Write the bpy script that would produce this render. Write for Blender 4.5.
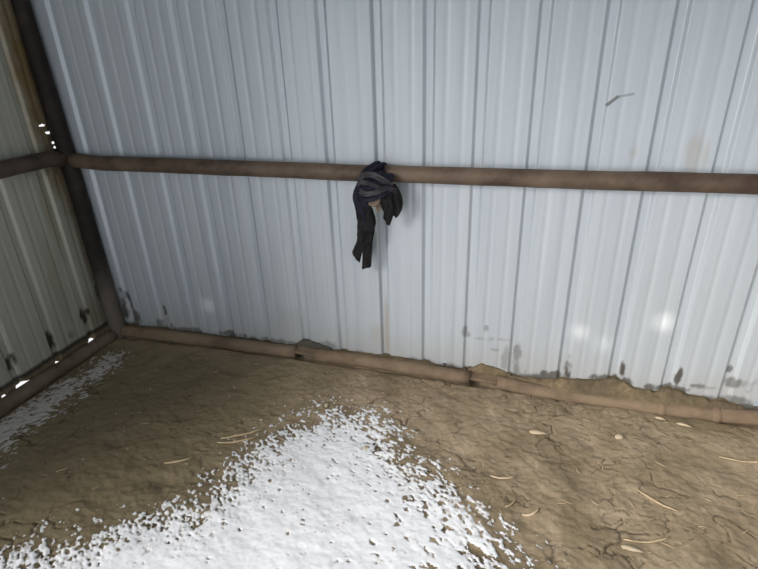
import bpy, bmesh, math, random
import numpy as np
from mathutils import Vector, Matrix

S = bpy.context.scene
for o in list(bpy.data.objects):
    bpy.data.objects.remove(o)
col = S.collection

# ---------------------------------------------------------------- camera
YAW, PIT, ROL = -0.2959, 0.42324, -0.0352
F_PX = 500.28
def cam_axes():
    f = np.array([math.sin(YAW)*math.cos(PIT), math.cos(YAW)*math.cos(PIT), -math.sin(PIT)])
    rt = np.cross(f, [0, 0, 1]); rt /= np.linalg.norm(rt); up = np.cross(rt, f)
    R = math.cos(ROL)*rt + math.sin(ROL)*up
    U = -math.sin(ROL)*rt + math.cos(ROL)*up
    return R, U, f
R_, U_, F_ = cam_axes()
cd = bpy.data.cameras.new('camera')
cam = bpy.data.objects.new('camera', cd); col.objects.link(cam)
cd.sensor_width = 36; cd.lens = F_PX/758*36; cd.clip_start = 0.02; cd.clip_end = 300
cam.matrix_world = Matrix(((R_[0], U_[0], -F_[0], 2.4284), (R_[1], U_[1], -F_[1], -2.1935),
                           (R_[2], U_[2], -F_[2], 1.5334), (0, 0, 0, 1)))
S.camera = cam

# ---------------------------------------------------------------- sky, sun, exposure
w = bpy.data.worlds.new('sky'); S.world = w; w.use_nodes = True
bg = w.node_tree.nodes['Background']
bg.inputs[0].default_value = (0.88, 0.94, 1.0, 1)
bg.inputs[1].default_value = 0.62
sd = bpy.data.lights.new('sun', 'SUN'); sd.energy = 3.45; sd.angle = math.radians(36)      # sun through thin cloud
sd.color = (1.0, 0.95, 0.89)
sun = bpy.data.objects.new('sun', sd); col.objects.link(sun)
sun.rotation_euler = Vector((0.66, 0.70, -0.42)).to_track_quat('-Z', 'Y').to_euler()
# added spot lamps standing in for untraced sun glints on the back wall
for gx, gz_, pw, sz in [(2.726, .35, 360, 1.1), (2.84, .30, 200, 1.2), (3.06, .44, 420, 1.3), (.72, .27, 130, 1.2)]:
    ld = bpy.data.lights.new('added_glint_spot', 'SPOT'); ld.energy = pw; ld.color = (1, .92, .78); ld.spot_size = math.radians(sz); ld.spot_blend = 1; ld.shadow_soft_size = .03
    lo = bpy.data.objects.new('added_glint_spot', ld); col.objects.link(lo); lo.location = (gx-.6, -5.0, .05)
    lo.rotation_euler = (Vector((gx, 0, gz_))-lo.location).to_track_quat('-Z', 'Y').to_euler()
# daylight portal over the open front of the shed (samples the sky through it)
pd = bpy.data.lights.new('opening_portal', 'AREA'); pd.shape = 'RECTANGLE'; pd.size = 5.6; pd.size_y = 2.5
pd.cycles.is_portal = True
portal = bpy.data.objects.new('opening_portal', pd); col.objects.link(portal)
portal.location = (2.75, -2.15, 1.25); portal.rotation_euler = (math.radians(90), 0, 0)
S.view_settings.view_transform = 'Standard'; S.view_settings.look = 'None'
S.view_settings.gamma = 1; S.view_settings.use_curve_mapping = False
S.view_settings.exposure = 0.5

# ---------------------------------------------------------------- helpers
rng = np.random.default_rng(7); random.seed(7)
_T = np.random.default_rng(3).random((256, 256))
def vnoise(x, y):
    x = np.asarray(x, float); y = np.asarray(y, float)
    xi = np.floor(x).astype(int); yi = np.floor(y).astype(int)
    fx = x-xi; fy = y-yi; fx = fx*fx*(3-2*fx); fy = fy*fy*(3-2*fy)
    a = _T[xi & 255, yi & 255]; b = _T[(xi+1) & 255, yi & 255]
    c = _T[xi & 255, (yi+1) & 255]; d = _T[(xi+1) & 255, (yi+1) & 255]
    return (a*(1-fx)+b*fx)*(1-fy)+(c*(1-fx)+d*fx)*fy
def fbm(x, y, o=4, off=0.0):
    s = 0; a = .5; t = 0
    for i in range(o):
        s = s+a*vnoise(x*2**i+17.3*i+off, y*2**i+9.1*i+off*1.7); t += a; a *= .5
    return s/t
def smooth(a, b, x):
    t = np.clip((x-a)/(b-a), 0, 1); return t*t*(3-2*t)
def polydist(px, py, poly):
    """signed distance to polygon, positive inside"""
    P = np.array(poly); d = np.full(px.shape, 1e9); ins = np.zeros(px.shape, bool)
    n = len(P)
    for i in range(n):
        ax, ay = P[i]; bx, by = P[(i+1) % n]
        ex, ey = bx-ax, by-ay
        t = np.clip(((px-ax)*ex+(py-ay)*ey)/(ex*ex+ey*ey), 0, 1)
        d = np.minimum(d, np.hypot(px-ax-t*ex, py-ay-t*ey))
        c = ((ay > py) != (by > py)) & (px < (bx-ax)*(py-ay)/(by-ay+1e-12)+ax)
        ins ^= c
    return np.where(ins, d, -d)

def mesh_obj(name, verts, faces, mat, parent=None, smooth_=True, colors=None):
    me = bpy.data.meshes.new(name)
    if isinstance(faces, np.ndarray):
        nv, nf, k = len(verts), len(faces), faces.shape[1]
        me.vertices.add(nv); me.vertices.foreach_set('co', np.asarray(verts, np.float32).ravel())
        me.loops.add(nf*k); me.loops.foreach_set('vertex_index', faces.astype(np.int32).ravel())
        me.polygons.add(nf); me.polygons.foreach_set('loop_start', np.arange(0, nf*k, k, dtype=np.int32))
        me.update(calc_edges=True); me.validate()
    else:
        me.from_pydata([tuple(v) for v in verts], [], faces); me.update()
    if smooth_:
        me.polygons.foreach_set('use_smooth', [True]*len(me.polygons))
    if colors is not None:
        for cname, arr in colors.items():
            at = me.attributes.new(cname, 'FLOAT', 'POINT')
            at.data.foreach_set('value', np.asarray(arr, np.float32).ravel())
    if mat: me.materials.append(mat)
    o = bpy.data.objects.new(name, me); col.objects.link(o)
    if parent: o.parent = parent
    return o
def grid_faces(nx, ny, keep=None):
    """quads of an (nx, ny) vertex grid indexed i*ny+j"""
    i, j = np.meshgrid(np.arange(nx-1), np.arange(ny-1), indexing='ij')
    f = np.stack([i*ny+j, (i+1)*ny+j, (i+1)*ny+j+1, i*ny+j+1], -1).reshape(-1, 4)
    if keep is not None: f = f[keep.ravel()]
    return f
def compact(verts, faces, cols=None):
    u, inv = np.unique(faces.ravel(), return_inverse=True)
    c = {k: v[u] for k, v in cols.items()} if cols else None
    return verts[u], inv.reshape(faces.shape), c
def tag(o, label=None, cat=None, group=None, kind=None):
    if label: o['label'] = label
    if cat: o['category'] = cat
    if group: o['group'] = group
    if kind: o['kind'] = kind
    return o
def empty(name, loc):
    o = bpy.data.objects.new(name, None); col.objects.link(o); o.location = loc
    o.empty_display_size = .05
    return o
def tube(path, rad, seg=24, caps=True, wob=0.0, seed=0):
    """tapered tube along 3-D path -> verts, faces"""
    P = [Vector(p) for p in path]; n = len(P)
    rad = rad if hasattr(rad, '__len__') else [rad]*n
    V = []; Fc = []
    ref = Vector((0, 0, 1))
    t0 = (P[-1]-P[0]).normalized()
    if abs(t0.z) > .9: ref = Vector((0, 1, 0))
    for i in range(n):
        t = (P[min(i+1, n-1)]-P[max(i-1, 0)]).normalized()
        a = t.cross(ref).normalized(); b = a.cross(t)
        for k in range(seg):
            th = 2*math.pi*k/seg
            r = rad[i]
            if wob: r += wob*(float(fbm(np.array(i*.35+seed), np.array(3*math.cos(th)+1.7*math.sin(th)+9), 3))-.5)
            V.append(P[i]+a*r*math.cos(th)+b*r*math.sin(th))
    for i in range(n-1):
        for k in range(seg):
            k2 = (k+1) % seg
            Fc.append((i*seg+k, i*seg+k2, (i+1)*seg+k2, (i+1)*seg+k))
    if caps:
        Fc.append(tuple(range(seg-1, -1, -1))); Fc.append(tuple((n-1)*seg+k for k in range(seg)))
    return V, Fc
def lerp_path(pts, step):
    out = []
    for a, b in zip(pts[:-1], pts[1:]):
        a = np.array(a, float); b = np.array(b, float)
        m = max(1, int(np.linalg.norm(b-a)/step))
        for k in range(m): out.append(a+(b-a)*k/m)
    out.append(np.array(pts[-1], float)); return out

# ---------------------------------------------------------------- materials
class NT:
    def __init__(s, name):
        s.m = bpy.data.materials.new(name); s.m.use_nodes = True
        s.n = s.m.node_tree.nodes; s.l = s.m.node_tree.links; s.b = s.n['Principled BSDF']
        s.tc = s.n.new('ShaderNodeTexCoord')
    def mapping(s, scale):
        mp = s.n.new('ShaderNodeMapping'); mp.inputs['Scale'].default_value = scale
        s.l.new(s.tc.outputs['Object'], mp.inputs[0]); return mp.outputs[0]
    def noise(s, scale, vec=None, detail=5, rough=.6):
        t = s.n.new('ShaderNodeTexNoise'); t.inputs['Scale'].default_value = scale
        t.inputs['Detail'].default_value = detail; t.inputs['Roughness'].default_value = rough
        s.l.new(vec if vec is not None else s.tc.outputs['Object'], t.inputs['Vector']); return t.outputs['Fac']
    def attr(s, name):
        a = s.n.new('ShaderNodeAttribute'); a.attribute_name = name; return a.outputs['Fac']
    def ramp(s, fac, stops):
        r = s.n.new('ShaderNodeValToRGB'); e = r.color_ramp.elements
        while len(e) < len(stops): e.new(.5)
        for k, (p, c) in enumerate(stops):
            e[k].position = p; e[k].color = (*c, 1) if len(c) == 3 else c
        s.l.new(fac, r.inputs[0]); return r.outputs[0]
    def mix(s, fac, a, b):
        x = s.n.new('ShaderNodeMix'); x.data_type = 'RGBA'
        for inp, v in ((x.inputs['Factor'], fac), (x.inputs['A'], a), (x.inputs['B'], b)):
            if isinstance(v, (int, float)): inp.default_value = v
            elif isinstance(v, tuple): inp.default_value = (*v, 1)
            else: s.l.new(v, inp)
        return x.outputs['Result']
    def math(s, op, a, b=0.0):
        x = s.n.new('ShaderNodeMath'); x.operation = op; x.use_clamp = False
        for inp, v in ((x.inputs[0], a), (x.inputs[1], b)):
            if isinstance(v, (int, float)): inp.default_value = v
            else: s.l.new(v, inp)
        return x.outputs[0]
    def bump(s, h, strength, dist):
        b = s.n.new('ShaderNodeBump'); b.inputs['Strength'].default_value = strength
        b.inputs['Distance'].default_value = dist
        s.l.new(h, b.inputs['Height']); s.l.new(b.outputs[0], s.b.inputs['Normal'])
    def out(s, color=None, rough=.7, metal=0.0, spec=.5):
        if color is not None:
            if isinstance(color, tuple): s.b.inputs['Base Color'].default_value = (*color, 1)
            else: s.l.new(color, s.b.inputs['Base Color'])
        if isinstance(rough, float): s.b.inputs['Roughness'].default_value = rough
        else: s.l.new(rough, s.b.inputs['Roughness'])
        s.b.inputs['Metallic'].default_value = metal
        s.b.inputs['Specular IOR Level'].default_value = spec
        return s.m

def sheet_mat(name, base_a, base_b, dirt, rust):
    t = NT(name)
    streak = t.noise(6, t.mapping((3.0, 3.0, .12)), 4)
    c = t.ramp(streak, [(.3, base_a), (.7, base_b)])
    fine = t.noise(60, t.mapping((1, 1, .5)), 3)
    c = t.mix(t.math('MULTIPLY', fine, .10), c, (.42, .40, .36))
    c = t.mix(t.attr('tan'), c, rust)
    c = t.mix(t.attr('dirt'), c, dirt)
    t.bump(t.noise(2.2, t.mapping((1.6, 1.6, .5)), 2), .25, .02)
    return t.out(c, .42, 0.25, .4)
M = {}
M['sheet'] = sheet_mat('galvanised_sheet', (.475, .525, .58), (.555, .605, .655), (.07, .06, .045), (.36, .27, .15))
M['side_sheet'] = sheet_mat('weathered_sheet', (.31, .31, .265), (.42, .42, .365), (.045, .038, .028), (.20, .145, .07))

def rust_mat(name, stops, dust, dustamt, rough=.75):
    t = NT(name)
    c = t.ramp(t.noise(12, t.mapping((.6, 1, 1)), 7, .72), stops)
    c = t.mix(t.ramp(t.noise(3.1, None, 5), [(.45, (0, 0, 0)), (.62, (dustamt,)*3)]), c, dust)
    t.bump(t.noise(70, None, 4), .35, .004)
    return t.out(c, rough, 0.0, .35)
M['rust_pipe'] = rust_mat('rusty_pipe', [(.3, (.048, .030, .021)), (.5, (.088, .059, .042)), (.72, (.15, .103, .075))], (.19, .14, .10), .75, .6)
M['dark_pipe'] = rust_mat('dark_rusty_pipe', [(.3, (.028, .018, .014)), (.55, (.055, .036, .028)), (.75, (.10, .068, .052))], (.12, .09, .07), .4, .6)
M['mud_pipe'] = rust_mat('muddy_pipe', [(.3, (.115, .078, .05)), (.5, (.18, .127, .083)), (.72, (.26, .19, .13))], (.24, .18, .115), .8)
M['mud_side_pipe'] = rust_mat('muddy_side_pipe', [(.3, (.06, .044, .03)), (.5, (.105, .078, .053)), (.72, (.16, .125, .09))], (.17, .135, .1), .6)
t = NT('post_rust_shade')
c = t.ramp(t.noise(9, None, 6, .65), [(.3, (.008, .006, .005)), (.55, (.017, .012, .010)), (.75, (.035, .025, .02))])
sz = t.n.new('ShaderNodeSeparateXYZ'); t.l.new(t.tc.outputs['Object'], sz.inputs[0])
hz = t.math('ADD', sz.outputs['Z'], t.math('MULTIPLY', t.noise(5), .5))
c = t.mix(t.ramp(hz, [(.45, (.75,)*3), (.80, (0, 0, 0))]), c, (.17, .145, .125))  # dusty foot; the near-black upper part has shade put into its colour
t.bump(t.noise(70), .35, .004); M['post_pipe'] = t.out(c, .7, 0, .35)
def soil_mat(name, a, b, c3, wet=None):
    t = NT(name)
    c = t.ramp(t.noise(5, None, 8, .62), [(.32, a), (.5, b), (.7, c3)])
    c = t.mix(t.ramp(t.noise(45, None, 4, .7), [(.42, (.55,)*3), (.56, (0, 0, 0))]), c, a)
    if wet:
        c = t.mix(t.attr('damp_shade'), c, wet)
        c = t.mix(t.math('MULTIPLY', t.attr('crack'), .7), c, (.07, .052, .034))
    t.bump(t.noise(90, None, 5, .7), .5, .006)
    return t.out(c, .9, 0, .2)
M['soil'] = soil_mat('packed_dirt', (.245, .19, .122), (.325, .255, .172), (.40, .32, .225), (.165, .132, .078))
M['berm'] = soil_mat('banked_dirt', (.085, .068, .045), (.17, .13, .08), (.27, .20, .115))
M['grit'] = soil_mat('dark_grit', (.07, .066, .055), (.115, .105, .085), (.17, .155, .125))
t = NT('snow'); t.bump(t.noise(60, None, 4), .2, .003)
M['snow'] = t.out(t.mix(t.attr('thin'), t.ramp(t.noise(25, None, 4), [(.35, (.79, .81, .85)), (.65, (.86, .875, .915))]), (.31, .27, .22)), .85, 0, .2)
t = NT('outside_snow'); M['outside_snow'] = t.out(t.ramp(t.noise(.7, None, 4), [(.3, (.72, .74, .77)), (.7, (.85, .86, .88))]), .85, 0, .2)
t = NT('straw'); M['straw'] = t.out(t.ramp(t.noise(30), [(.3, (.36, .27, .155)), (.7, (.55, .44, .28))]), .7)
t = NT('dark_straw'); M['dark_straw'] = t.out(t.ramp(t.noise(30), [(.3, (.12, .085, .05)), (.7, (.22, .16, .10))]), .8)
t = NT('pale_husk'); M['husk'] = t.out(t.ramp(t.noise(25), [(.3, (.46, .36, .23)), (.7, (.60, .49, .34))]), .7)
t = NT('pale_stone'); M['stone'] = t.out(t.ramp(t.noise(40), [(.3, (.38, .31, .21)), (.7, (.52, .44, .32))]), .8)
def cloth_mat(name, a, b):
    t = NT(name); c = t.ramp(t.noise(14, None, 5), [(.35, a), (.68, b)])
    t.bump(t.noise(55, None, 4), .5, .004); return t.out(c, .85, 0, .25)
M['navy'] = cloth_mat('navy_cloth', (.007, .007, .014), (.026, .025, .045))
M['black'] = cloth_mat('black_cloth', (.006, .006, .0065), (.018, .017, .017))
M['greycloth'] = cloth_mat('faded_grey_cloth', (.03, .028, .036), (.105, .098, .105))
M['tancloth'] = cloth_mat('tan_lining', (.12, .095, .07), (.26, .205, .155))
t = NT('roof_sheet'); M['roof'] = t.out(t.ramp(t.noise(4), [(.3, (.30, .31, .31)), (.7, (.42, .43, .43))]), .5, .2)

# ---------------------------------------------------------------- corrugated sheet walls
def sheet_profile(u, ribs, minor=.0022):
    """recess depth of the sheet at u, seen from inside (major ribs are pressed outward)"""
    d = np.zeros_like(u)
    rb = np.array(sorted(ribs))
    for c in rb:
        a = np.abs(u-c); d = np.maximum(d, .0145*np.clip((.027-a)/.013, 0, 1))
    for a, b in zip(rb[:-1], rb[1:]):
        for k in (1/3, 2/3):
            m = a+(b-a)*k; q = np.abs(u-m)
            d = np.maximum(d, minor*(.5+.5*np.cos(np.pi*np.clip(q/.016, 0, 1))))
    return d
def sheet(u, z_lo, z_hi, ribs, to_world, stains, name, mat, holes=()):
    zt = np.concatenate([np.linspace(0, .2, 60)[:-1], np.linspace(.2, .46, 36)[:-1], np.linspace(.46, .535, 46)[:-1], np.linspace(.535, .56, 5)[:-1], np.linspace(.56, .60, 34)[:-1], np.linspace(.60, 1, 50)])
    Uu, T = np.meshgrid(u, zt, indexing='ij')
    Z = z_lo[:, None]+(z_hi-z_lo[:, None])*T
    D = np.repeat(sheet_profile(u, ribs)[:, None], len(zt), 1)
    D = D+.004*(fbm(Uu*2.1, Z*.9, 2, 5.)-.5)
    V = to_world(Uu, D, Z)
    dirt, tan = stains(Uu, Z)
    keep = np.ones((len(u)-1, len(zt)-1), bool)
    uc = (Uu[1:, 1:]+Uu[:-1, :-1])/2; zc = (Z[1:, 1:]+Z[:-1, :-1])/2
    for (hu, hz, ru, rz) in holes:
        keep &= ~(((uc-hu)/ru)**2+((zc-hz)/rz)**2 < 1)
    f = grid_faces(len(u), len(zt), keep)
    v, f, c = compact(V.reshape(-1, 3), f, {'dirt': dirt.ravel(), 'tan': tan.ravel()})
    return mesh_obj(name, v, f, mat, colors=c)
def blobs(Uu, Z, lst, seed=0.0, soft=False):
    s = np.zeros_like(Uu)
    n = fbm(Uu*34, Z*17, 5, seed)
    for (u, z, ru, rz, a) in lst:
        q = ((Uu-u)/ru)**2+((Z-z)/rz)**2
        if soft:
            s = np.maximum(s, a*smooth(1.25, -.1, q*.8+.8*(n-.45)))
            continue
        s = np.maximum(s, a*smooth(.9, .3, q*.7+2.2*(n-.43)))
    return np.clip(s, 0, 1)

RIB_OFF = [-.0059, -.0059, -.0084, -.0081, 0, .0187, .0087, .0201, .0114, -.004, -.0077, -.0035, -.0084, -.0081, .0012]
back_ribs = [1.9938+.2286*k+RIB_OFF[k+8] for k in range(-8, 7)]+[1.9938+.2286*k for k in range(7, 17)]
ub = np.unique(np.concatenate([np.arange(-.02, 3.9, .005), np.arange(3.9, 5.6, .012)]+[np.array([c-.027, c-.014, c+.014, c+.027]) for c in back_ribs]))
zlo = .040+.016*(fbm(ub*9, ub*0, 4)-.5)
def back_stains(Uu, Z):
    d = blobs(Uu, Z, [(.127, .21, .05, .10, .85), (.19, .13, .06, .07, .8), (.41, .17, .018, .085, .8), (.36, .10, .09, .03, .6),
                      (.55, .085, .10, .02, .6), (.87, .095, .10, .022, .75), (1.15, .09, .2, .014, .5),
                      (2.195, .285, .012, .03, .5), (2.21, .262, .014, .014, .4), (2.30, .315, .012, .018, .4), (2.29, .252, .05, .008, .3), (2.36, .262, .07, .008, .25),
                      (2.40, .17, .02, .07, .3), (2.455, .15, .022, .10, .5), (2.35, .2, .03, .01, .3),
                      (2.695, .15, .018, .085, .9), (2.935, .19, .012, .06, .9), (3.168, .17, .014, .06, .9),
                      (3.393, .17, .035, .03, .6), (3.44, .17, .03, .04, .6), (3.25, .135, .07, .014, .6), (2.62, .09, .10, .03, .8),
                      (2.9, .11, .12, .03, .8), (3.15, .10, .12, .025, .8), (3.22, .11, .012, .012, .9), (3.36, .235, .012, .018, .7), (3.42, .09, .05, .02, .6),
                      (1.45, .10, .08, .03, .5)], 2.)
    # low splash line of mud along the bottom edge
    d = np.maximum(d, .85*smooth(.022, -.005, Z-.068-.05*(fbm(Uu*14, Z*4, 4, 8.)-.45)))
    # curved scuff high on the right-hand sheets
    for (ax, az, bx, bz, wd, am) in [(2.700, 1.345, 2.731, 1.373, .0085, .75), (2.731, 1.373, 2.785, 1.383, .006, .45)]:
        t = np.clip(((Uu-ax)*(bx-ax)+(Z-az)*(bz-az))/((bx-ax)**2+(bz-az)**2), 0, 1)
        q = np.hypot(Uu-ax-t*(bx-ax), Z-az-t*(bz-az))+.002*(fbm(Uu*60, Z*60, 2)-.5)
        d = np.maximum(d, am*smooth(wd, wd*.4, q))
    d = np.maximum(d, .25*smooth(.006, .002, np.abs(Uu-1.768)))          # dark lap seam between sheets
    tn = blobs(Uu, Z, [(1.79, .24, .014, .22, .55), (1.74, .18, .05, .10, .28), (2.82, 1.17, .02, .03, .25), (3.03, 1.17, .03, .09, .3), (3.07, 1.16, .015, .06, .25),
                       (1.2, .2, .15, .12, .15), (.02, 1.5, .03, .8, .6)], 11., True)
    tn = np.maximum(tn, .22*smooth(.24, .0, Z-.12*fbm(Uu*6, Z*2, 3, 4.)))
    return d, tn
wb = sheet(ub, zlo, 2.35, back_ribs, lambda u, d, z: np.stack([u, d, z], -1), back_stains, 'wall_back', M['sheet'],
           holes=[(2.103, .085, .008, .012), (3.503, .078, .02, .022)])
tag(wb, kind='structure')

left_ribs = [.06]+[-.178-.2405*k for k in range(0, 12)]
ul = np.unique(np.concatenate([np.arange(-1.3, .021, .005), np.arange(-2.15, -1.3, .012)]+[np.array([c-.027, c-.014, c+.014, c+.027]) for c in left_ribs]))
ul = ul[(ul <= .02) & (ul >= -2.15)]
zl = .028+.012*(fbm(ul*9+40, ul*0, 3)-.5)
for c, h, wd in [(-.19, .030, .05), (-.43, .024, .035), (-.64, .034, .06), (-.755, .032, .028)]:
    zl = np.maximum(zl, .028+h*smooth(1, .15, np.abs(ul-c)/wd+.5*(fbm(ul*40, ul*0, 3)-.5)))
def left_stains_shade(Uu, Z):
    d = blobs(Uu, Z, [(-.178, .22, .03, .055, 1), (-.419, .19, .03, .06, 1), (-.661, .18, .035, .06, 1), (-.30, .15, .03, .02, .4), (-.05, .3, .02, .06, .6),
                      (-.03, 1.2, .05, .10, .75), (-.06, 1.08, .2, .05, .5)], 3.)
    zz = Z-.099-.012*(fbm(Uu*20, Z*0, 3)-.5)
    d = np.maximum(d, .97*smooth(.012, -.002, zz)*smooth(-.034, -.012, zz))  # dark line at the foot bend: crease shade put into the dirt mask
    d = np.maximum(d, .93*smooth(-.075, -.05, Uu+.02*(fbm(Uu*0, Z*9, 3)-.5))*smooth(.9, 1.1, Z))  # dark corner trim strip, drawn along the sheet edge through the dirt mask
    tn = blobs(Uu, Z, [(-.10, 1.55, .075, .7, 1), (-.06, 1.2, .07, .5, .9), (-.05, .7, .035, .6, .6), (-.2, .85, .035, .3, .45), (-.1, .2, .12, .12, .45),
                       (-.28, .5, .05, .3, .3)], 6., True)
    tn = np.maximum(tn, .8*smooth(.09, .075, Z))
    return d, tn
wl = sheet(ul, zl, 2.45, left_ribs, lambda u, d, z: np.stack([-d, u, z], -1), left_stains_shade, 'wall_left', M['side_sheet'],
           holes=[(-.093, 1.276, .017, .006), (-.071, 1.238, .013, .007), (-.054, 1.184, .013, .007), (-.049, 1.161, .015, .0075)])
tag(wl, kind='structure')

# roof and right end wall: out of frame, they shade the inside
def box(name, a, b, mat):
    x0, y0, z0 = a; x1, y1, z1 = b
    v = [(x0, y0, z0), (x1, y0, z0), (x1, y1, z0), (x0, y1, z0), (x0, y0, z1), (x1, y0, z1), (x1, y1, z1), (x0, y1, z1)]
    f = [(0, 3, 2, 1), (4, 5, 6, 7), (0, 1, 5, 4), (1, 2, 6, 5), (2, 3, 7, 6), (3, 0, 4, 7)]
    return mesh_obj(name, v, f, mat, smooth_=False)
v = [(-.1, .1, 2.25), (5.7, .1, 2.25), (5.7, -2.3, 2.38), (-.1, -2.3, 2.38), (-.1, .1, 2.27), (5.7, .1, 2.27), (5.7, -2.3, 2.40), (-.1, -2.3, 2.40)]
ceil = mesh_obj('ceiling', v, [(0, 1, 2, 3), (7, 6, 5, 4), (0, 4, 5, 1), (1, 5, 6, 2), (2, 6, 7, 3), (3, 7, 4, 0)], M['roof'], smooth_=False)
tag(ceil, kind='structure')
tag(box('wall_right', (5.55, -2.15, -.05), (5.57, .04, 2.4), M['side_sheet']), kind='structure')

# ---------------------------------------------------------------- ground outside and dirt floor
go = mesh_obj('ground', [(-40, -40, -.06), (45, -40, -.06), (45, 40, -.06), (-40, 40, -.06)], [(0, 1, 2, 3)], M['outside_snow'], smooth_=False)
tag(go, kind='structure')
XB = np.array([-.1, .15, .5, 1.27, 1.42, 1.76, 2.23, 2.38, 2.67, 3.13, 3.5, 5.6])
ZB = np.array([.0, .012, .028, .034, .036, .031, .021, .022, .010, .008, .006, .006])
def floor_z(x, y, fine=True):
    z = np.interp(x, XB, ZB)*smooth(-.55, -.05, y)
    z = z+.020*(fbm(x*2.3, y*2.3, 3, 1.)-.5)*smooth(0, -.3, y)
    if fine:
        fz = fbm(x*16, y*16, 3, 61.)
        z = z+.014*(fbm(x*11, y*15, 4, 3.)-.5)+.0065*(fbm(x*38, y*52, 3, 5.)-.5)
        z = z-.012*np.exp(-((y+.056)/.014)**2)
        for g in (1.337, 2.303): z = z-.05*np.exp(-((x-g)/.064)**6-((y+.040)/.030)**6)
        for q in HOOF:
            dd = np.hypot((x-q[0])/q[2], (y-q[1])/q[3])
            z = z-q[4]*.8*np.exp(-(dd+.9*(fz-.5))**2*1.6)
    return z
HOOF = [(rng.uniform(.3, 3.6), rng.uniform(-1.2, -.15), rng.uniform(.04, .08), rng.uniform(.035, .06), rng.uniform(.004, .013)) for _ in range(70)]
HOOF += [(1.12, -.98, .07, .05, .016), (.75, -.83, .07, .05, .015), (.95, -.62, .06, .045, .012)]
def cracks(x, y):
    wx = x+.10*(fbm(x*5, y*5, 3, 21.)-.5); wy = y+.10*(fbm(x*5, y*5, 3, 31.)-.5)
    n = fbm(wx*6.5, wy*9.5, 3, 2.)
    c = smooth(.013, .002, np.abs(n-.5))*smooth(.45, .6, fbm(x*3.1, y*3.1, 2, 14.))
    n2 = fbm(wx*12, wy*17, 3, 52.)
    c2 = smooth(.018, .003, np.abs(n2-.5))*smooth(.5, .62, fbm(x*4.1, y*4.1, 2, 44.))
    return np.clip(c+.7*c2, 0, 1)
xs = np.concatenate([np.arange(-.04, .2, .01), np.arange(.2, 3.75, .005), np.arange(3.75, 5.6, .03)])
ys = np.concatenate([np.arange(-2.85, -1.6, .03), np.arange(-1.6, .0, .005), [.0, .02]])
X, Y = np.meshgrid(xs, ys, indexing='ij')
CR = cracks(X, Y)
Zf = floor_z(X, Y)-.006*CR
damp_shade = np.clip(smooth(1.9, .9, X+.5*(fbm(X*2, Y*2, 3, 3.)-.5))*.85, 0, 1)*smooth(-.0, -.25, Y)  # darker left floor: damp soil plus shade put into the colour
damp_shade = np.maximum(damp_shade, .55*smooth(.5, .7, fbm(X*7, Y*7, 4, 77.)))
damp_shade = np.maximum(damp_shade, .8*smooth(.1, .03, np.hypot((X-3.28)*.35, Y+.09)))
fl = mesh_obj('floor', np.stack([X, Y, Zf], -1).reshape(-1, 3), grid_faces(len(xs), len(ys)), M['soil'], colors={'damp_shade': damp_shade, 'crack': CR})
tag(fl, kind='structure')

# ---------------------------------------------------------------- welded pipe frame (one thing)
frame = empty('pipe_frame', (0.055, -.04, 0))
tag(frame, 'rusty brown welded pipe frame along the foot, corner and middle of the metal walls', 'pipe frame')
def part(name, v, f, mat, parent, label=None, smooth_=True):
    base = parent
    off = Vector((0, 0, 0)); q = parent
    while q is not None:
        off += q.location; q = q.parent
    o = mesh_obj(name, [Vector(p)-off for p in v], f, mat, parent, smooth_)
    if label: o['label'] = label
    return o
def sub(name, v, f, mat, parent, label=None): return part(name, v, f, mat, parent, label)
RR = .0375; RB = .0350
pts = [(.07, -.0395, 1.092), (.253, -.0395, 1.079), (.863, -.0395, 1.075), (1.603, -.0395, 1.0672), (2.55, -.0395, 1.0635), (3.252, -.0395, 1.066), (5.5, -.0395, 1.075)]
lp = lerp_path(pts, .06); v, f = tube(lp, [float(np.interp(q[0], [0, 1.6, 2.55, 3.3], [.0385, .0367, .0372, .0375])) for q in lp], 28, wob=.004, seed=1); part('back_rail', v, f, M['rust_pipe'], frame, 'long rusty brown pipe rail across the back wall')
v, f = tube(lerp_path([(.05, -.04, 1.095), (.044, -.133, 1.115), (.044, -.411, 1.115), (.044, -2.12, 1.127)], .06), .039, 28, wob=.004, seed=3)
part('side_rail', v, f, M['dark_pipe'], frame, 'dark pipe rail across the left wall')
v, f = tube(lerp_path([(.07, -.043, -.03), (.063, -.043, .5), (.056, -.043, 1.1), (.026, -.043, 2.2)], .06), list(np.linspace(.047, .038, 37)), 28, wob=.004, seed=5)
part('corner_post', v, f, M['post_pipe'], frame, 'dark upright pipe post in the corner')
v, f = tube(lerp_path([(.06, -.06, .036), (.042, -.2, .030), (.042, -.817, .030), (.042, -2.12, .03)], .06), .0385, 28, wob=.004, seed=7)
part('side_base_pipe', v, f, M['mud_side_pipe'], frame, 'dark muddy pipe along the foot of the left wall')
segs = [[(.08, -.0365, .046), (.513, -.0375, .0522), (1.275, -.0375, .0564)],
        [(1.40, -.0375, .0566), (1.76, -.0375, .0600), (2.235, -.0375, .0391)],
        [(2.372, -.0375, .0361), (2.673, -.0375, .0125), (3.126, -.0375, .014), (3.5, -.0375, .0308), (5.5, -.0375, .03)]]
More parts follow.
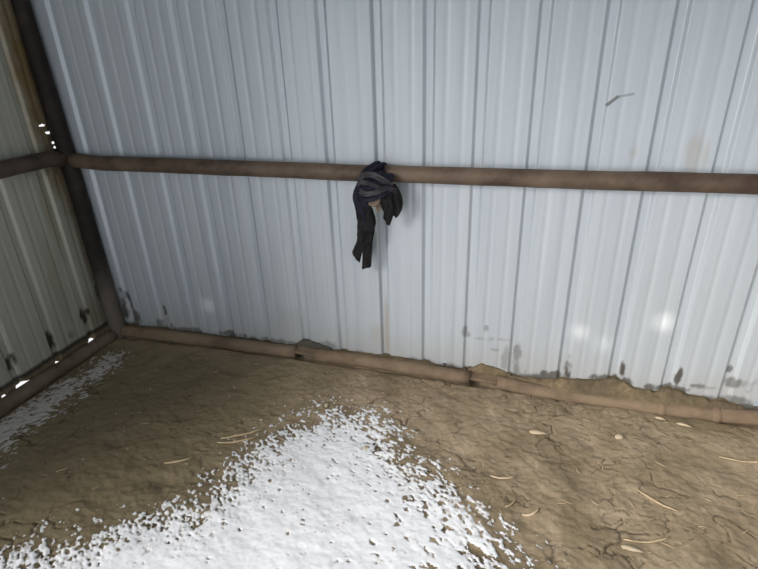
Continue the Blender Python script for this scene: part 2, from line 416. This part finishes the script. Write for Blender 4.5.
for i, sg in enumerate(segs):
    v, f = tube(lerp_path(sg, .05), RB, 28, wob=.006, seed=11+i*5)
    bp = part('base_pipe', v, f, M['mud_pipe'], frame, ['mud coloured base pipe from the corner to the first gap', 'middle mud coloured base pipe between the two gaps', 'half buried base pipe at the right'][i])
    if i < 2:                                                            # short bar bridging to the next length of pipe
        a = sg[-1]; b = segs[i+1][0]
        zt = (a[2]+b[2])/2+.017
        x0, x1 = a[0]-.02, b[0]+.02; tl = -.008
        vv = [(x0, -.058, zt), (x1, -.058, zt+tl), (x1, -.012, zt+.012+tl), (x0, -.012, zt+.012), (x0, -.058, zt-.014), (x1, -.058, zt-.014+tl), (x1, -.012, zt-.012+tl), (x0, -.012, zt-.012)]
        sb = part('joining_bar', vv, [(0, 1, 2, 3), (7, 6, 5, 4), (0, 4, 5, 1), (1, 5, 6, 2), (2, 6, 7, 3), (3, 7, 4, 0)], M['mud_pipe'], bp, None, False)
        md = sb.modifiers.new('bevel', 'BEVEL'); md.width = .004; md.segments = 2
# lumps of mud on the right-hand base pipe
for (cx, cz, rr) in [(3.115, .0135, .0385), (3.335, .023, .0405)]:
    v, f = tube([(cx-.022, -.0375, cz), (cx-.012, -.0375, cz), (cx, -.0375, cz), (cx+.012, -.0375, cz), (cx+.022, -.0375, cz)], [rr-.008, rr-.002, rr, rr-.002, rr-.008], 24, wob=.006, seed=cx)
    part('mud_lump', v, f, M['mud_pipe'], bp)

# ---------------------------------------------------------------- dirt banked between the base pipe and the sheets
def bank(name, xk, zk, x0, x1, mat, label, seed, noise=.014, y0=-.052):
    xs = np.arange(x0, x1, .005); ys = np.linspace(y0, .035, 22)
    X, Y = np.meshgrid(xs, ys, indexing='ij')
    top = np.interp(X, xk, zk)+noise*(fbm(X*22, Y*22, 4, seed)-.5)*1.6
    e = smooth(x0, x0+.02, X)*smooth(x1, x1-.02, X)
    zpipe = np.interp(X, [.1, .5, 1.3, 1.76, 2.23, 2.38, 2.67, 3.13, 3.5], [.08, .085, .09, .094, .07, .068, .045, .045, .06])
    prof = smooth(-.075, -.012, Y)
    Z = (zpipe-.028)*(1-prof)+top*prof
    Z = Z*e-.03*(1-e)
    if y0 > -.04: Z = Z-.09*smooth(y0+.012, y0, Y)
    o = mesh_obj(name, np.stack([X, Y, Z], -1).reshape(-1, 3), grid_faces(len(xs), len(ys)), mat)
    return tag(o, label, 'dirt', kind='stuff')
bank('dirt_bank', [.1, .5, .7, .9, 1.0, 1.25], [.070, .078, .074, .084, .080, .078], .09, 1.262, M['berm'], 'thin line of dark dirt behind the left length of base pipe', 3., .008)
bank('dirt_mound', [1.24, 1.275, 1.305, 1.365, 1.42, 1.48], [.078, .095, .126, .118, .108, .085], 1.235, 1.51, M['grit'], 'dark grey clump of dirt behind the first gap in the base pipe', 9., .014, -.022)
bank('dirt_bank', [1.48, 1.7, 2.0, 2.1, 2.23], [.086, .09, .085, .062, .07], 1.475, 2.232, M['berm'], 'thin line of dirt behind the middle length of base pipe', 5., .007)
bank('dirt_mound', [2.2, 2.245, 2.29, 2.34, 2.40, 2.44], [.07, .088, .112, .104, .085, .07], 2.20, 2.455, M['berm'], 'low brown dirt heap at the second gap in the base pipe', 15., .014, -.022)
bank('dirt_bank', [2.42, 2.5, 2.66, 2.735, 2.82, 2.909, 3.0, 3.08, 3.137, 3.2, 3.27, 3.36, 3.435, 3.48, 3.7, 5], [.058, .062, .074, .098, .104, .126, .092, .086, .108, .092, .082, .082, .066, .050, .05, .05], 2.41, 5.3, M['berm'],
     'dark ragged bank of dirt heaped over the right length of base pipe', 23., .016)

# ---------------------------------------------------------------- thin snow blown onto the floor
def snow(name, poly, soft, label, seed, dens=0.0, x0=0, x1=0, y0=0, y1=0, thinness=.6, floor_mix=0.0, ang=-33):
    xs = np.arange(x0, x1, .0038); ys = np.arange(y0, y1, .0038)
    X, Y = np.meshgrid(xs, ys, indexing='ij')
    d = polydist(X, Y, poly)
    # flecks drawn out along the wind
    ca, sa = math.cos(math.radians(ang)), math.sin(math.radians(ang))
    a = X*ca+Y*sa; b = -X*sa+Y*ca
    n = .36*fbm(a*22, b*48, 3, seed)+.64*fbm(a*72, b*140, 2, seed+4)
    big = fbm(X*5, Y*5, 3, seed+9)
    cover = d/soft+dens+1.3*(big-.5)
    h = np.clip(cover, -1.6, 1.9)*.19+.50-n+smooth(1.5, 2.6, cover)*.1-.5*smooth(.70, .80, fbm(a*30, b*50, 3, seed+20)+.10*smooth(1.7, 2.3, X)-.03)
    Z = floor_z(X, Y, False)*.55+floor_z(X, Y)*.45+np.clip(h*.02, -.003, .0026)+.001
    Z = np.maximum(Z, floor_z(X, Y)+.0006)
    thin = np.maximum(smooth(.20, .0, h)*thinness, floor_mix)
    hc = (h[1:, 1:]+h[:-1, 1:]+h[1:, :-1]+h[:-1, :-1])/4
    f = grid_faces(len(xs), len(ys), hc > .0)
    v, f, c = compact(np.stack([X, Y, Z], -1).reshape(-1, 3), f, {'thin': thin.ravel()})
    return tag(mesh_obj(name, v, f, M['snow'], colors=c), label, 'snow', kind='stuff')
SP = [(0.70, -1.9), (0.715, -1.512), (0.766, -1.41), (0.916, -1.3), (1.052, -1.207), (1.168, -1.13), (1.296, -0.998), (1.355, -0.835), (1.386, -0.658), (1.456, -0.515), (1.605, -0.379), (1.816, -0.373), (2.033, -0.51), (2.19, -0.652), (2.362, -0.764), (2.479, -0.892), (2.594, -1.015), (2.633, -1.21), (2.5, -1.9)]
snow('snow_drift', SP, .115, 'large white drift of thin snow blown over the middle of the dirt floor', 4., -.32, .5, 2.9, -1.9, -.25, .5)
SP2 = [(0.05, -1.5), (0.07, -0.8), (0.09, -0.564), (0.165, -0.313), (0.23, -0.187), (0.315, -0.34), (0.305, -0.597), (0.307, -0.836), (0.325, -1.054), (0.45, -1.35), (.4, -1.6)]
snow('snow_drift', SP2, .11, 'narrow grey dusting of snow beside the base pipe of the left wall', 40., -.35, .086, .7, -1.6, -.1, .92, .72, 62)

# ---------------------------------------------------------------- rag knotted on the rail
def ribbon(path, widths, thick, face=(0, -1, 0), fold=.25, seed=0, nw=14, fray=0.0, cut=0.0):
    """folded strip of cloth: path points, a width at each, cross-section with folds"""
    P = [np.array(p, float) for p in path]
    n0 = len(P); m = 9*(n0-1)+1
    # Catmull-Rom resample
    def cr(A, t):
        i = min(int(t), len(A)-2); u = t-i
        p0, p1, p2, p3 = A[max(i-1, 0)], A[i], A[i+1], A[min(i+2, len(A)-1)]
        return .5*((2*p1)+(-p0+p2)*u+(2*p0-5*p1+4*p2-p3)*u*u+(-p0+3*p1-3*p2+p3)*u**3)
    Wd = [np.array([x]) for x in widths]
    ts = np.linspace(0, n0-1, m)
    C = [cr(P, t) for t in ts]; WW = [float(cr(Wd, t)[0]) for t in ts]
    V = []
    for i in range(m):
        tg = C[min(i+1, m-1)]-C[max(i-1, 0)]; tg /= np.linalg.norm(tg)+1e-9
        fc = np.array(face(ts[i]) if callable(face) else face, float)
        fc = fc-tg*(fc@tg); fc /= np.linalg.norm(fc)+1e-9
        sd = np.cross(tg, fc)
        for side in (1, -1):
            for k in range(nw):
                s = (k/(nw-1)-.5) if side == 1 else (.5-k/(nw-1))
                ph = float(fbm(np.array(i*.09+seed), np.array(seed*2.+1.), 2))*9
                fd = fold*WW[i]*(math.sin(s*11+ph)*.35+1.1*(float(fbm(np.array(s*5+seed), np.array(i*.2+seed), 3))-.5))
                e = math.sqrt(max(0, 1-(2*s)**4))
                p = C[i]+sd*s*WW[i]+fc*(fd+side*thick*.5*(.25+.75*e))
                if fray and i >= m-3: p = p+tg*fray*(float(vnoise(np.array(s*9+seed*3.), np.array(4.)))-.5)*(i-m+4)/3
                p = p+tg*cut*s*WW[i]*max(0, i/(m-1)*2-1)
                V.append(p)
    q = 2*nw; Fc = []
    for i in range(m-1):
        for k in range(q):
            k2 = (k+1) % q; Fc.append((i*q+k, i*q+k2, (i+1)*q+k2, (i+1)*q+k))
    Fc.append(tuple(range(q-1, -1, -1))); Fc.append(tuple((m-1)*q+k for k in range(q)))
    return V, Fc
def join(parts):
    V = []; Fc = []
    for v, f in parts:
        o = len(V); V += list(v); Fc += [tuple(a+o for a in q) for q in f]
    return V, Fc
rag = empty('rag', (1.79, -.05, 1.067))
tag(rag, 'torn dark navy and black rag knotted around the rusty rail with its ends hanging', 'rag')
rc = np.array([0, -.0395, 1.067])
def loop(xc0, xc1, rad, w0, a0=-100, a1=280, n=11):
    pts = []; 
    for k in range(n):
        t = k/(n-1); a = math.radians(a0+(a1-a0)*t)
        pts.append((xc0+(xc1-xc0)*t, rc[1]-rad*math.cos(a), rc[2]+rad*math.sin(a)))
    fac = lambda t: (0, -math.cos(math.radians(a0+(a1-a0)*t/(n-1))), math.sin(math.radians(a0+(a1-a0)*t/(n-1))))
    return ribbon(pts, [w0]*n, .006, fac, .13, seed=xc0*31+rad*100, nw=10)
v, f = join([loop(1.775, 1.805, .0425, .050, -120, 200), loop(1.825, 1.79, .0445, .042, -140, 190)])
part('wrap', v, f, M['navy'], rag)
# crumpled lump of the knot in front of and below the rail
bm = bmesh.new(); bmesh.ops.create_icosphere(bm, subdivisions=5, radius=1)
for q in bm.verts:
    n = q.co.normalized(); k = 1+.55*(float(fbm(np.array(n.x*2.2+n.y*1.1+4), np.array(n.z*3.2-n.x*1.3+7), 4))-.5)
    k += .10*math.sin(14*n.z+5*n.x+4*float(vnoise(np.array(n.x*2+9), np.array(n.y*2+3))))
    q.co = Vector((1.792+.082*n.x*k, -.105+.034*n.y*k, 1.026+.07*n.z*k))
v = [tuple(q.co) for q in bm.verts]; f = [tuple(q.index for q in p.verts) for p in bm.faces]; bm.free()
part('knot', v, f, M['navy'], rag, 'dark bunched knot')
v, f = join([ribbon([(1.722, -.11, 1.045), (1.745, -.132, 1.075), (1.79, -.145, 1.083), (1.835, -.135, 1.060), (1.872, -.115, 1.03)], [.018, .026, .028, .026, .02], .010, (0, -1, .4), .35, 3),
             ribbon([(1.72, -.12, 1.030), (1.742, -.145, 1.048), (1.78, -.152, 1.046), (1.815, -.148, 1.032), (1.845, -.132, 1.012)], [.014, .018, .02, .018, .016], .010, (0, -1, .2), .4, 7),
             ribbon([(1.715, -.115, 1.012), (1.755, -.142, .998), (1.80, -.148, 1.005), (1.85, -.135, 1.022), (1.885, -.11, 1.01)], [.022, .028, .024, .028, .02], .010, (0, -1, 0), .35, 12)])
part('fold', v, f, M['greycloth'], rag, 'faded grey folds across the knot')
v, f = join([ribbon([(1.725, -.09, 1.055), (1.75, -.118, 1.09), (1.79, -.112, 1.113), (1.815, -.09, 1.12)], [.02, .034, .036, .03], .009, (0, -1, .5), .35, 21),
             ribbon([(1.708, -.11, 1.015), (1.74, -.14, .972), (1.79, -.146, .978), (1.84, -.14, 1.0), (1.882, -.11, 1.02)], [.02, .022, .02, .024, .03], .009, (0, -1, -.2), .35, 25)])
part('fold', v, f, M['navy'], rag, 'navy folds above and below the knot')
# long left tail, split at its foot
v, f = join([ribbon([(1.735, -.11, 1.04), (1.722, -.122, .98), (1.728, -.11, .92), (1.733, -.095, .86), (1.728, -.085, .80)], [.045, .066, .066, .074, .068], .010, (.15, -1, 0), .2, 31, fray=.02),
             ribbon([(1.722, -.118, 1.01), (1.708, -.115, .95), (1.712, -.10, .90), (1.716, -.09, .86)], [.022, .026, .026, .016], .008, (-.3, -1, 0), .3, 33, fray=.02)])
tl = part('long_tail', v, f, M['navy'], rag, 'navy tail hanging at the left')
v, f = join([ribbon([(1.745, -.112, .95), (1.752, -.1, .90), (1.757, -.092, .85), (1.752, -.088, .805)], [.03, .05, .05, .034], .010, (0.2, -1, 0), .18, 35, fray=.02, cut=.6),
             ribbon([(1.735, -.108, .93), (1.738, -.098, .87), (1.732, -.090, .81), (1.722, -.084, .75)], [.055, .074, .082, .074], .012, (0.1, -1, 0), .15, 37, fray=.02),
             ribbon([(1.715, -.088, .79), (1.704, -.075, .75), (1.684, -.065, .71), (1.664, -.058, .658)], [.056, .05, .046, .052], .006, (-.1, -1, 0), .10, 41, fray=.012, cut=-.7),
             ribbon([(1.735, -.09, .80), (1.733, -.078, .75), (1.727, -.068, .69), (1.718, -.06, .612)], [.06, .052, .045, .046], .006, (.1, -1, 0), .10, 45, fray=.012, cut=.5)])
part('torn_end', v, f, M['black'], tl, 'black split ends of the left tail')
# short right tails
v, f = join([ribbon([(1.862, -.11, 1.03), (1.884, -.112, .985), (1.887, -.105, .94), (1.870, -.095, .895)], [.045, .052, .05, .036], .010, (.3, -1, 0), .2, 51, fray=.015, cut=-.6),
             ribbon([(1.842, -.125, 1.01), (1.852, -.124, .96), (1.850, -.112, .91), (1.834, -.095, .858)], [.042, .046, .046, .036], .010, (0, -1, 0), .2, 57, fray=.015, cut=-.8),
             ribbon([(1.822, -.12, 1.0), (1.826, -.118, .96), (1.833, -.106, .915)], [.022, .026, .018], .010, (-.2, -1, 0), .25, 63)])
part('short_tail', v, f, M['black'], rag, 'black tails hanging at the right')
v, f = join([ribbon([(1.765, -.128, .955), (1.788, -.13, .952), (1.805, -.126, .972), (1.808, -.122, 1.0)], [.022, .03, .03, .026], .007, (0, -1, 0), .3, 71),
             ribbon([(1.80, -.115, .955), (1.803, -.108, .935), (1.80, -.10, .91)], [.03, .028, .02], .007, (0, -1, 0.2), .25, 75)])
part('lining', v, f, M['tancloth'], rag, 'tan scrap of lining')

# ---------------------------------------------------------------- litter on the floor
def gz(x, y): return float(floor_z(np.array([float(x)]), np.array([float(y)]))[0])
def strip(name, x, y, ln, ang, wd, mat, bend=.15, lift=.004, seed=0):
    """a flattened, slightly bent stem lying on the dirt"""
    n = 7; pts = []; rd = []
    ca, sa = math.cos(ang), math.sin(ang)
    for k in range(n):
        t = k/(n-1)-.5; q = bend*ln*(4*t*t-.5)*.5
        px, py = x+ca*t*ln-sa*q, y+sa*t*ln+ca*q
        pts.append((px, py, gz(px, py)+lift)); rd.append(wd*(.55+.45*(1-abs(2*t)**3)))
    v, f = tube(pts, rd, 6)
    c = np.array([x, y, gz(x, y)])
    o = mesh_obj(name, [np.array(p)-c for p in v], f, mat); o.location = c
    return o
def flake(name, x, y, ln, wd, ang, mat, h=.006, seed=1):
    """a leaf-shaped husk or chip, thick in the middle with a pointed tip"""
    rr = random.Random(seed); V = []; n = 9; m = 8
    for i in range(n):
        t = i/(n-1); prof = math.sin(math.pi*t**.75)**.8+.04
        for k in range(m):
            th = 2*math.pi*k/m
            V.append((ln*(t-.5)+.06*ln*rr.uniform(-.3, .3), wd*.5*prof*math.cos(th)*rr.uniform(.85, 1.1), h*.5*prof*math.sin(th)+h*.3*math.sin(t*3)))
    Fc = [(i*m+k, i*m+(k+1) % m, (i+1)*m+(k+1) % m, (i+1)*m+k) for i in range(n-1) for k in range(m)]
    Fc += [tuple(range(m-1, -1, -1)), tuple((n-1)*m+k for k in range(m))]
    o = mesh_obj(name, V, Fc, mat); o.location = (x, y, gz(x, y)+h*.35); o.rotation_euler = (0, 0, ang)
    return o
def pebble(name, x, y, s, mat, seed):
    rr = random.Random(seed); bm = bmesh.new(); bmesh.ops.create_icosphere(bm, subdivisions=2, radius=1)
    for q in bm.verts:
        n = q.co.normalized(); k = 1+.35*(float(fbm(np.array(n.x*1.7+seed), np.array(n.y*1.7+n.z*2+seed), 3))-.5)*2
        q.co = Vector((n.x*s*k, n.y*s*.75*k, n.z*s*.5*k))
    me = bpy.data.meshes.new(name); bm.to_mesh(me); bm.free(); me.materials.append(mat)
    me.polygons.foreach_set('use_smooth', [True]*len(me.polygons))
    o = bpy.data.objects.new(name, me); col.objects.link(o); o.location = (x, y, gz(x, y)+s*.25); o.rotation_euler = (0, 0, rr.uniform(0, 6))
    return o
tag(flake('corn_husk', 2.57, -.338, .075, .028, .05, M['husk'], .012, 2), 'pale tan leaf-shaped husk on bare dirt right of the snow drift', 'husk')
tag(strip('straw_stem', 2.44, -.633, .10, .25, .004, M['husk'], .3), 'curved pale straw just off the right edge of the snow drift', 'straw')
tag(strip('straw_stem', 2.475, -.755, .06, .95, .0032, M['straw'], .2), 'short upright-looking straw beside the ragged right edge of the snow', 'straw')
tag(strip('straw_stem', 2.55, -.775, .07, .6, .0042, M['husk'], .4), 'small hooked pale straw right of the snow drift, nearest the camera', 'straw')
tag(strip('straw_stem', 1.285, -.655, .19, .62, .005, M['straw'], .08), 'upper of two long straw stalks at the upper left edge of the snow drift', 'straw')
tag(strip('straw_stem', 1.285, -.70, .17, .50, .0045, M['straw'], .1), 'lower of two long straw stalks at the upper left edge of the snow drift', 'straw')
tag(strip('straw_stem', 1.105, -.875, .11, .55, .0045, M['straw'], .15), 'single straw stalk on the dark dirt left of the snow drift', 'straw')
tag(pebble('stone', 2.91, -.283, .020, M['stone'], 5), 'pale tan stone on the dirt below the right length of base pipe', 'stone')
tag(flake('wood_chip', 3.10, -.112, .045, .016, -.25, M['husk'], .010, 4), 'pale chip against the base pipe at right, the left of two', 'wood chip')
tag(flake('wood_chip', 3.19, -.135, .06, .014, -.25, M['husk'], .010, 6), 'pale chip against the base pipe at right, the longer right one of two', 'wood chip')
tag(strip('straw_stem', 2.99, -.615, .15, -.55, .003, M['straw'], .1), 'thin straight straw slanting across the bare dirt at right', 'straw')
tag(strip('straw_stem', 3.40, -.30, .24, .12, .0032, M['straw'], .12), 'long thin straw at the right edge of the dirt floor below the base pipe', 'straw')
tag(strip('straw_stem', 2.93, -.80, .16, .3, .0034, M['straw'], .15), 'long straw on the dirt in the lower right, level with the front of the snow', 'straw')
tag(flake('wood_chip', 2.875, -.85, .07, .02, -.1, M['stone'], .01, 9), 'pale broken chip at the lower right of the dirt floor', 'wood chip')
tag(flake('wood_chip', 1.86, -.60, .034, .022, .3, M['stone'], .01, 11), 'tan chip poking out of the upper part of the snow drift', 'wood chip')
tag(pebble('stone', 1.59, -.385, .014, M['stone'], 8), 'small pale stone at the top edge of the snow drift', 'stone')

protos = [strip('straw_stem', 0, 0, .04, 0, .0015, M['straw'], .2), strip('straw_stem', 0, 0, .026, 0, .0017, M['straw'], .4), strip('straw_stem', 0, 0, .055, 0, .0017, M['dark_straw'], .25)]
pebs = [pebble('dirt_clod', 0, 0, .008, M['stone'], 31), pebble('dirt_clod', 0, 0, .010, M['soil'], 32)]
used = set()
def scatter(proto, k, x, y, ang, sc, label, cat, group):
    o = proto if k not in used else proto.copy()
    if k in used: col.objects.link(o)
    used.add(k)
    o.location = (x, y, gz(x, y)+.001); o.rotation_euler = (0, 0, ang); o.scale = (sc, sc, sc)
    tag(o, label, cat, group)
LB = ['short thin yellow straw bit lying on the brown dirt floor', 'tiny pale curved straw bit lying on the brown dirt floor', 'dark brown straw bit lying on the brown dirt floor']
GB = ['yellow straw bits on the dirt', 'pale curved straw bits on the dirt', 'dark straw bits on the dirt']
PS = np.array(SP)
cnt = 0
while cnt < 130:
    x = random.uniform(.5, 3.7); y = random.uniform(-1.15, -.10)
    if polydist(np.array([x]), np.array([y]), SP)[0] > -.02: continue
    if x < 1.6 and random.random() < .55: continue
    k = random.choices([0, 1, 2], [.35, .35, .3])[0]
    scatter(protos[k], k, x, y, random.gauss(.1, .7), random.uniform(.5, 1.2), LB[k], 'straw', GB[k]); cnt += 1
for i in range(60):
    x = random.uniform(.5, 3.7); y = random.uniform(-1.1, -.10); k = i % 2
    scatter(pebs[k], 10+k, x, y, random.uniform(0, 6), random.uniform(.3, .8), ['tiny pale pebble on the dirt floor', 'small brown clod of earth on the dirt floor'][k], ['pebble', 'clod'][k], ['pale pebbles on the floor', 'earth clods on the floor'][k])
